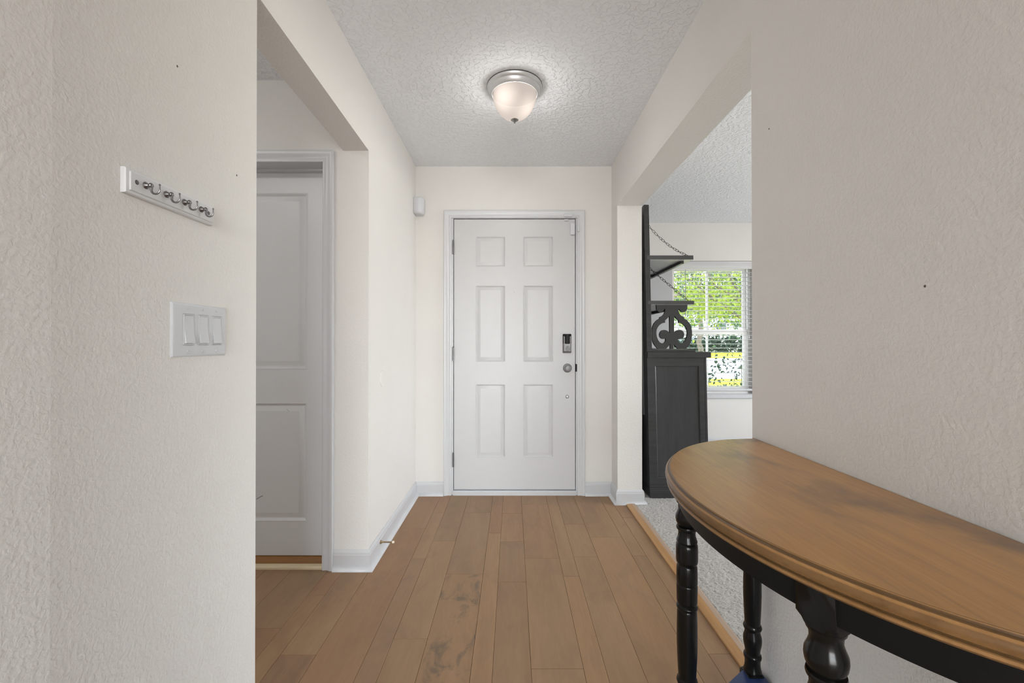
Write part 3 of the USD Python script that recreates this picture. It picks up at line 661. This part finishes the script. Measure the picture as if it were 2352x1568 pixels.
def on_apron(dy):
    bx_ = .379 * math.sqrt(1 - (dy / .488) ** 2)
    n = np.array([-bx_ / .379 ** 2, dy / .488 ** 2]); n /= np.linalg.norm(n)
    return np.array([TW - bx_, TYC + dy]), n
legpos = []
for dy in (-.245, .245):
    p, n = on_apron(dy); q = p - n * .0215
    legpos.append(q); obj('leg', turned_leg(q[0], q[1], n), leg_m, tb, smooth=40)
for dy in (-.436, .440):
    q = np.array([.7045, TYC + dy]); legpos.append(q); obj('leg', turned_leg(q[0], q[1], (1, 0)), leg_m, tb, smooth=40)
shp = Polygon([legpos[3] + [.02, .012], legpos[3] + [-.012, .012], legpos[1] + [-.012, .012], legpos[1] + [-.022, -.005], legpos[0] + [-.022, .005], legpos[0] + [-.012, -.012], legpos[2] + [-.012, -.012], legpos[2] + [.02, -.012]]).buffer(.006)
obj('lower_shelf', prism(shp, .1480, .1680, 'z'), navy_m, tb, label='navy blue lower shelf')  # one even navy colour over the whole shelf

# ------------------------------------------------------------------ charcoal hutch cabinet in the carpeted room
NY, EY = 3.156, 4.56
cbn = thing('hutch_cabinet', 'charcoal wood cabinet with open chain-hung shelves and scroll bracket', 'cabinet', (1.21, NY, 0))
def C(name, mesh, mat=cab_m, parent=cbn, **k): return obj(name, lean(mesh), mat, parent, **k)
side = cut(bx(.9845, 1.4175, NY, EY, .0905, 1.0305), bx(1.0430, 1.3640, NY - .01, NY + .012, .150, .970), bx(1.4010, 1.4030, NY - .01, NY + .004, .0, 1.1), bx(1.395, 1.43, NY + .05, EY - .05, .13, 1.0))
C('body', side)
C('side_panel', join(cb(1.0440, 1.3630, NY + .0075, NY + .0150, .151, .969, .002)), cab_v_m, label='recessed side panel with vertical grain')
C('panel_bead', molding([(1.0430, .150), (1.0430, .970), (1.3640, .970), (1.3640, .150), (1.0430, .150)], [(0, 0), (0, -.0085), (.004, -.0085), (.005, -.003)], lambda u, v, h: (u, NY - h, v), side=1), cab_flat_m)
C('plinth', join(cb(.9830, 1.4230, NY - .008, EY + .006, .0050, .0680, .003), cb(.9825, 1.4215, NY - .005, EY + .003, .0660, .0800, .004), cb(.9830, 1.4200, NY - .003, EY + .003, .0790, .0950, .003)))
C('countertop', cb(.9870, 1.4500, NY - .010, EY + .010, 1.0300, 1.0720, .002))
for k in range(3):
    ya = NY + .055 + k * .433; dd = C('door', cut(cb(1.4000, 1.4200, ya, ya + .428, .135, .995, .002), bx(1.412, 1.43, ya + .06, ya + .368, .195, .935)))
    C('handle', lathe([(.001, 0), (.006, 0), (.005, .010), (.013, .018), (.013, .024), (.001, .028)], 20, (1.420, ya + .39, .62), 'x'), dark_steel_m, dd)
C('shelf_base', cb(1.0200, 1.3420, NY + .000, EY - .03, 1.0720, 1.0900, .002))
C('post', cb(.9850, 1.0225, NY, NY + .035, 1.0720, 2.1510, .002)); C('post', cb(.9850, 1.0225, EY - .075, EY - .04, 1.0720, 2.1510, .002))
C('hutch_back', bx(.9840, .9920, NY + .030, EY - .05, .10, 2.1450), cab_flat_m)
C('back_batten', cb(.9700, .9835, NY + .075, NY + .110, .600, 1.5340, .002), plain('batten_grey', (.075, .073, .07), .6), label='paler grey batten on the cabinet back')
C('top_rail', cb(.9930, 1.0220, NY + .035, EY - .075, 2.05, 2.151, .002))
pale_m = plain('reflection_board', (0.62, 0.62, 0.62), 0.35)
def shelf(z0, z1, x1):
    s_ = C('shelf', cb(1.0000, x1, NY - .002, EY - .03, z0, z1, .0015), shelf_m)
    C('shelf_lip', join(bx(x1 - .075, x1 - .053, NY + .045, EY - .08, z0 - .022, z0 + .002), bx(1.005, 1.03, NY + .045, EY - .08, z0 - .022, z0 + .002), bx(1.005, x1 - .053, EY - .10, EY - .08, z0 - .022, z0 + .002), bx(1.005, x1 - .053, NY + .70, NY + .72, z0 - .022, z0 + .002)), cab_flat_m, s_)
    C('underside', bx(1.012, x1 - .0015, NY + .003, EY - .04, z0 - .0015, z0 + .001), pale_m, s_, label='added pale board standing in for the window reflection')  # pale board added under the dark shelf, its colour imitates the window reflection
    return s_
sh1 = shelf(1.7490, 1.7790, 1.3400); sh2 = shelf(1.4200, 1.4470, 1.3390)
# scroll-cut bracket
def fret():
    k = 3.156 / 990.0
    T = lambda pts: [((1470 + a / 7.843 - 1176.9) * k + .0, 1.133 + (789.2 - (640 + b / 7.843)) * k) for a, b in pts]
    half = [(580, 468), (300, 468), (303, 540), (318, 575), (345, 596), (378, 603), (408, 594), (432, 572), (448, 543), (458, 540), (463, 560), (455, 600), (438, 640), (412, 668), (385, 684), (362, 688), (360, 716), (310, 748), (262, 800), (232, 865), (219, 940), (217, 1020), (224, 1095), (246, 1160), (280, 1215), (328, 1266), (470, 1266), (502, 1235), (540, 1185), (549, 1185), (549, 1266), (580, 1266)]
    hole = [(530, 674), (539, 680), (543, 976), (533, 978), (512, 950), (480, 930), (440, 922), (400, 932), (372, 960), (357, 1000), (362, 1040), (382, 1070), (412, 1086), (440, 1084), (462, 1075), (469, 1100), (460, 1135), (436, 1160), (400, 1166), (362, 1148), (330, 1105), (308, 1050), (298, 985), (303, 925), (322, 880), (352, 838), (392, 808), (430, 795), (457, 793), (457, 752), (490, 722), (512, 700)]
    mir = lambda P: [(1160 - a, b) for a, b in P]
    out = union_all([Polygon(T(half)).buffer(0), Polygon(T(mir(half))).buffer(0)]).buffer(.0004).buffer(-.0004)
    for h_ in (hole, mir(hole)): out = out.difference(Polygon(T(h_)).buffer(0))
    return out.buffer(.0012, join_style=1).buffer(-.0012, join_style=1)
fr = fret()
if fr.geom_type != 'Polygon': fr = max(fr.geoms, key=lambda g: g.area)
obj('scroll_bracket', prism(fr, NY + .006, NY + .026, 'y'), cab_flat_m, cbn, label='scroll-cut bracket under the lower shelf')
obj('scroll_bracket', prism(fr, EY - .07, EY - .05, 'y'), cab_flat_m, cbn)
def link(p, d, flip, L=.0265, W=.0135, r=.00135):
    d = d / np.linalg.norm(d); u = np.array([0, 1, 0.0]); u -= d * (u @ d); u /= np.linalg.norm(u); w = np.cross(d, u)
    a = w if not flip else u
    P = []
    for t in np.linspace(0, 2 * math.pi, 16, endpoint=False):
        P.append(p + d * ((L - W) / 2 * np.sign(math.cos(t)) * (abs(math.cos(t)) > 1e-6) + W / 2 * math.cos(t)) + a * (W / 2 * math.sin(t)))
    return tube(P, r, 6, closed=True)
def chain(p0, p1, sag, parent):
    p0, p1 = np.array(p0), np.array(p1)
    n = int(np.linalg.norm(p1 - p0) * 1.03 / .0218)
    t = np.linspace(0, 1, n + 1)
    P = p0 + np.outer(t, p1 - p0) - np.outer(4 * t * (1 - t) * sag, [0, 0, 1])
    c = UsdGeom.Xform.Define(stage, numbered(str(parent.GetPath()), 'chain')).GetPrim()
    c.SetCustomDataByKey('label', 'black iron link chain')
    for i in range(n):
        obj('link', link((P[i] + P[i + 1]) / 2, P[i + 1] - P[i], (i * 7 % 3) == 1), chain_m, c, smooth=True)
for yy in (NY + .012, EY - .06):
    chain((.9960, yy, 2.005), (1.2880, yy, 1.7805), .030, cbn)
    chain((1.0050, yy, 1.690), (1.2920, yy, 1.4490), .002, cbn)

# ------------------------------------------------------------------ window of the carpeted room
wn = thing('window_1', 'white single-hung window behind the blinds', 'window', ((WX0 + WX1) / 2, 4.84, WZ0), kind='structure')
GY0, GY1 = 4.845, 4.885
def frame(x0, x1, z0, z1, w, y0, y1):
    return cut(bx(x0, x1, y0, y1, z0, z1), bx(x0 + w, x1 - w, y0 - .1, y1 + .1, z0 + w, z1 - w))
vinyl_m = plain('white_vinyl', (0.93, 0.91, 0.88), 0.35)
obj('frame', frame(WX0 - .04, WX1 + .0, WZ0 - .0, WZ1, .045, GY0 - .015, GY1 + .01), vinyl_m, wn, smooth=False)
obj('mullion_trim', bx(2.640, WX1, 4.832, GY0 - .002, WZ0, WZ1), vinyl_m, wn, smooth=False)
for z0, z1 in ((1.235, 2.00), (0.600, 1.293)):
    sa = obj('sash', frame(WX0 - .03, 2.640, z0, z1, .053, GY0 + (.0 if z0 < 1 else .012), GY0 + (.012 if z0 < 1 else .024)), vinyl_m, wn, smooth=False)
    obj('muntin', bx(2.180, 2.201, GY0 + .004, GY0 + .020, z0 + .05, z1 - .05), vinyl_m, sa, smooth=False)
    obj('pane', bx(WX0, 2.60, GY0 + .010, GY0 + .014, z0 + .045, z1 - .045), glass_m, sa, smooth=False)
struct('trim_3', join(cb(WX0 - .02, WX1 + .005, 4.722, 4.845, .5350, .5765, .003), bx(WX0 - .001, WX1, 4.76, 4.84, .5760, .5785)), trim_m, 'white window stool below the blinds', 'window sill')

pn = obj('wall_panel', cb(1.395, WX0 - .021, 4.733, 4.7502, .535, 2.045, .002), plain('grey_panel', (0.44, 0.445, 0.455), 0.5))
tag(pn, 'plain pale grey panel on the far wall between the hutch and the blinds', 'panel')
bl = thing('window_blind', 'white two-inch horizontal blind hanging in the carpeted room window', 'blind', ((WX0 + WX1) / 2, 4.79, WZ0))
BX0, BX1 = WX0 + .004, WX1 - .006
obj('valance', prism([(4.757, 1.958), (4.755, 1.966), (4.759, 1.974), (4.757, 1.984), (4.759, 2.020), (4.753, 2.034), (4.753, 2.0415), (4.766, 2.0415), (4.766, 1.958)], BX0, BX1, 'x'), blind_m, bl)
obj('headrail', bx(BX0, BX1, 4.768, 4.820, 1.990, 2.040), blind_m, bl, smooth=False)
SLP = [(4.766, 0), (4.778, .0019), (4.791, .0026), (4.804, .0019), (4.816, 0), (4.816, -.0028), (4.804, -.0009), (4.791, -.0002), (4.778, -.0009), (4.766, -.0028)]
for k in range(28):
    z = .6675 + k * .04632
    obj('slat', prism([(a, b + z - (a - 4.791) * 0.05) for a, b in SLP], BX0, BX1, 'x'), blind_m, bl, smooth=20)
obj('bottom_rail', cb(BX0, BX1, 4.766, 4.816, .612, .634, .003), blind_m, bl)
for x in (BX0 + .11, BX1 - .095):
    obj('ladder_cord', join(bx(x - .001, x + .001, 4.764, 4.7655, .62, 1.99), bx(x - .001, x + .001, 4.8165, 4.818, .62, 1.99)), blind_m, bl, smooth=False)
obj('tilt_wand', lathe([(.0005, 1.43), (.0045, 1.43), (.0045, 1.55), (.0035, 1.56), (.0035, 1.950), (.0005, 1.951)], 8, (1.908, 4.750, 0)), plain('wand_clear', (.42, .42, .44), .3), bl, label='grey tilt wand')
obj('lift_cord', join(bx(2.6080, 2.6100, 4.752, 4.754, 1.22, 1.96), lathe([(.0005, 1.19), (.006, 1.19), (.003, 1.225), (.0005, 1.225)], 10, (2.609, 4.753, 0))), blind_m, bl)

# ------------------------------------------------------------------ outside
grass_m = M('lawn_grass', {'g': ('geometry', {}), 'n': ('noise_texture', {'scale': 9.0, 'detail': 6.0, 'roughness': 0.7}), 'r': ('rgb_ramp', {'ramp': [(0.3, (0.38, 0.42, 0.02)), (0.6, (0.66, 0.64, 0.04))]}), 'p': ('principled_bsdf', {'roughness': 0.9, 'specular_ior_level': 0.1})},
             [('g.position', 'n.vector'), ('n.fac', 'r.fac'), ('r.color', 'p.base_color')], 'p.BSDF')
def leaf_mat(name, a, b, c):
    return M(name, {'g': ('geometry', {}), 'r': ('rgb_ramp', {'ramp': [(0.0, a), (0.90, b), (0.95, c), (1.0, c)]}), 'd': ('principled_bsdf', {'roughness': 0.5, 'specular_ior_level': 0.3}), 't': ('translucent_bsdf', {}), 'm': ('mix_closure', {'fac': 0.4})},
             [('g.random_per_island', 'r.fac'), ('r.color', 'd.base_color'), ('r.color', 't.color'), ('d.BSDF', 'm.closure1'), ('t.BSDF', 'm.closure2')], 'm.closure')
leaf_y = leaf_mat('leaf_yellow_green', (0.22, 0.27, 0.032), (0.78, 0.72, 0.06), (0.80, 0.42, 0.06))
leaf_g = leaf_mat('leaf_green', (0.055, 0.095, 0.035), (0.27, 0.29, 0.065), (0.45, 0.34, 0.06))
leaf_d = leaf_mat('leaf_dark', (0.022, 0.042, 0.022), (0.10, 0.13, 0.05), (0.14, 0.15, 0.05))
bark_m = wood('bark', (0.06, 0.045, 0.035), (0.16, 0.125, 0.095), along='z', rough=0.9, scale=14)
conc_m = plain('pale_concrete', (0.72, 0.70, 0.66), 0.85)
siding_m = M('house_siding', {'g': ('geometry', {}), 's': ('separate_xyz', {}), 'w': ('math', {'math_type': 'multiply', 'value2': 5.0}), 'f': ('math', {'math_type': 'fraction'}), 'c': ('math', {'math_type': 'less_than', 'value2': 0.08}), 'm': ('mix', {'color1': (0.60, 0.58, 0.53), 'color2': (0.42, 0.41, 0.38)}), 'p': ('principled_bsdf', {'roughness': 0.7})},
               [('g.position', 's.vector'), ('s.z', 'w.value1'), ('w.value', 'f.value1'), ('f.value', 'c.value1'), ('c.value', 'm.fac'), ('m.color', 'p.base_color')], 'p.BSDF')
GZ = -0.2
def outside_ground(): return bx(-60, 110, 4.92, 16.3, GZ - .1, GZ)
tag(obj('lawn', bx(-60, 110, 4.92, 16.3, GZ - .1, GZ), grass_m), 'sunlit yellow-green front lawn outside the blinds window', 'lawn', kind='structure')
tag(obj('street', bx(-60, 110, 16.3, 40, GZ - .14, GZ - .02), conc_m), 'bright pale street beyond the front lawn', 'street', kind='structure')
tag(obj('far_lawn', bx(-60, 140, 40, 120, GZ - .1, GZ), grass_m), 'sunlit lawn across the street', 'lawn', kind='structure')

def leaves(centers, size, seed, aspect=0.55):
    r = np.random.default_rng(seed); n = len(centers)
    d = r.normal(size=(n, 3)); d[:, 2] -= 0.3; d /= np.linalg.norm(d, axis=1, keepdims=True)
    e = r.normal(size=(n, 3)); e -= d * (e * d).sum(1, keepdims=True); e /= np.linalg.norm(e, axis=1, keepdims=True)
    nrm = np.cross(d, e); L = size * r.uniform(.6, 1.3, (n, 1)); W = L * aspect
    c = np.array(centers)
    V = np.stack([c, c + d * L * .45 + e * W * .5 + nrm * L * .06, c + d * L, c + d * L * .45 - e * W * .5 + nrm * L * .06], 1).reshape(-1, 3)
    b = np.arange(n)[:, None] * 4
    F = np.vstack([b + [0, 1, 2], b + [0, 2, 3]])
    return V, F
def clumps(r, n, lo, hi, spread, per):
    c = r.uniform(lo, hi, (n, 3))
    return np.vstack([k + r.normal(size=(per, 3)) * spread for k in c])
def branchy(base, tip, r0, r1, n=8, seed=0):
    r = np.random.default_rng(seed); t = np.linspace(0, 1, n)
    P = np.array(base) + np.outer(t, np.array(tip) - np.array(base)); P[1:-1] += r.normal(size=(n - 2, 3)) * .04 * np.linalg.norm(np.array(tip) - np.array(base)) * .4
    return tube(P, np.linspace(r0, r1, n), 8)
def tree(name, label, base, height, crown_lo, crown_hi, n, per, size, spread, mat, seed, trunk_r):
    t = thing(name, label, 'tree', base)
    r = np.random.default_rng(seed)
    mid = (np.array(crown_lo) + np.array(crown_hi)) / 2
    fork = np.array([base[0], base[1], base[2] + height * .45])
    ms_ = [branchy(base, fork, trunk_r, trunk_r * .75, 7, seed)]
    for k in range(9):
        tip = r.uniform(crown_lo, crown_hi); ms_.append(branchy(fork - [0, 0, .05], tip, trunk_r * .5, trunk_r * .08, 7, seed + k + 1))
    obj('trunk', join(*ms_), bark_m, t)
    cen = clumps(r, n, crown_lo, crown_hi, spread, per)
    v, f = leaves(cen, size, seed + 5)
    obj('foliage', (v, f), mat, t, smooth=False, kind='stuff')
    return t
tree('front_tree', 'yellow-green leafy tree close outside the blinds window', (6.6, 11.2, GZ), 3.6, (3.4, 10.0, 1.75), (7.6, 12.6, 4.6), 270, 26, .105, .20, leaf_y, 3, .11)
tree('maple_tree', 'mid-green tree standing behind the yellow-green one across the lawn', (12.6, 18.5, GZ), 6.5, (6.0, 16.5, 2.2), (12.0, 20.5, 7.5), 220, 28, .22, .42, leaf_g, 13, .17)
tree('street_tree', 'tall green tree across the street in front of the pale house', (20.5, 47, GZ), 11, (14, 44, 4.6), (31, 50, 17.0), 230, 22, .55, 1.1, leaf_g, 23, .30)
def shrub(name, label, lo, hi, n, per, size, spread, mat, seed):
    t = thing(name, label, 'shrub', ((lo[0] + hi[0]) / 2, (lo[1] + hi[1]) / 2, GZ))
    r = np.random.default_rng(seed)
    cen = clumps(r, n, lo, hi, spread, per); v, f = leaves(cen, size, seed + 1, .6)
    obj('foliage', (v, f), mat, t, smooth=False, kind='stuff')
    st_ = []
    for k in range(10):
        b = np.array([r.uniform(lo[0], hi[0]), (lo[1] + hi[1]) / 2, GZ]); tip = b + [r.normal() * .15, r.normal() * .1, r.uniform(.75, 1.0) * (hi[2] - GZ)]
        st_.append(branchy(b, tip, .009, .003, 6, seed + k))
    for q in st_: obj('stem', q, bark_m, t)
shrub('garden_shrub', 'loose dark-leaved shrub right outside the window', (2.2, 6.3, .02), (4.6, 7.2, .95), 95, 14, .062, .085, leaf_d, 51)
shrub('hedge', 'clipped dark hedge across the street', (21, 63.0, .0), (52, 66, 1.9), 330, 16, .55, .5, leaf_d, 61)

hs = thing('neighbour_house', 'pale sided house with brown roof edge across the street', 'house', (28, 72, GZ))
obj('wall', bx(10, 50, 70, 80, GZ, 6.6), siding_m, hs, smooth=False)
roof_m = plain('brown_shingle', (0.16, 0.10, 0.07), 0.8)
obj('roof', prism([(69.0, 6.4), (69.0, 6.85), (75, 10.5), (81.0, 6.85), (81.0, 6.4)], 9.2, 50.8, 'x'), roof_m, hs, smooth=False)
obj('garage_door', cut(bx(21, 30.2, 69.92, 70.01, GZ, 2.1), *[bx(21.1, 30.1, 69.9, 69.95, GZ + .5 * k + .47, GZ + .5 * k + .5) for k in range(4)]), plain('blue_grey_door', (0.33, 0.42, 0.47), 0.5), hs, smooth=False, label='blue-grey garage door')
for x in (33, 37.5, 42):
    w_ = obj('window', frame(x, x + 1.8, 2.6, 4.6, .12, 69.93, 70.05), vinyl_m, hs, smooth=False)
    obj('pane', bx(x + .1, x + 1.7, 69.97, 69.99, 2.7, 4.5), plain('dark_pane', (.05, .06, .07), .08), w_, smooth=False)
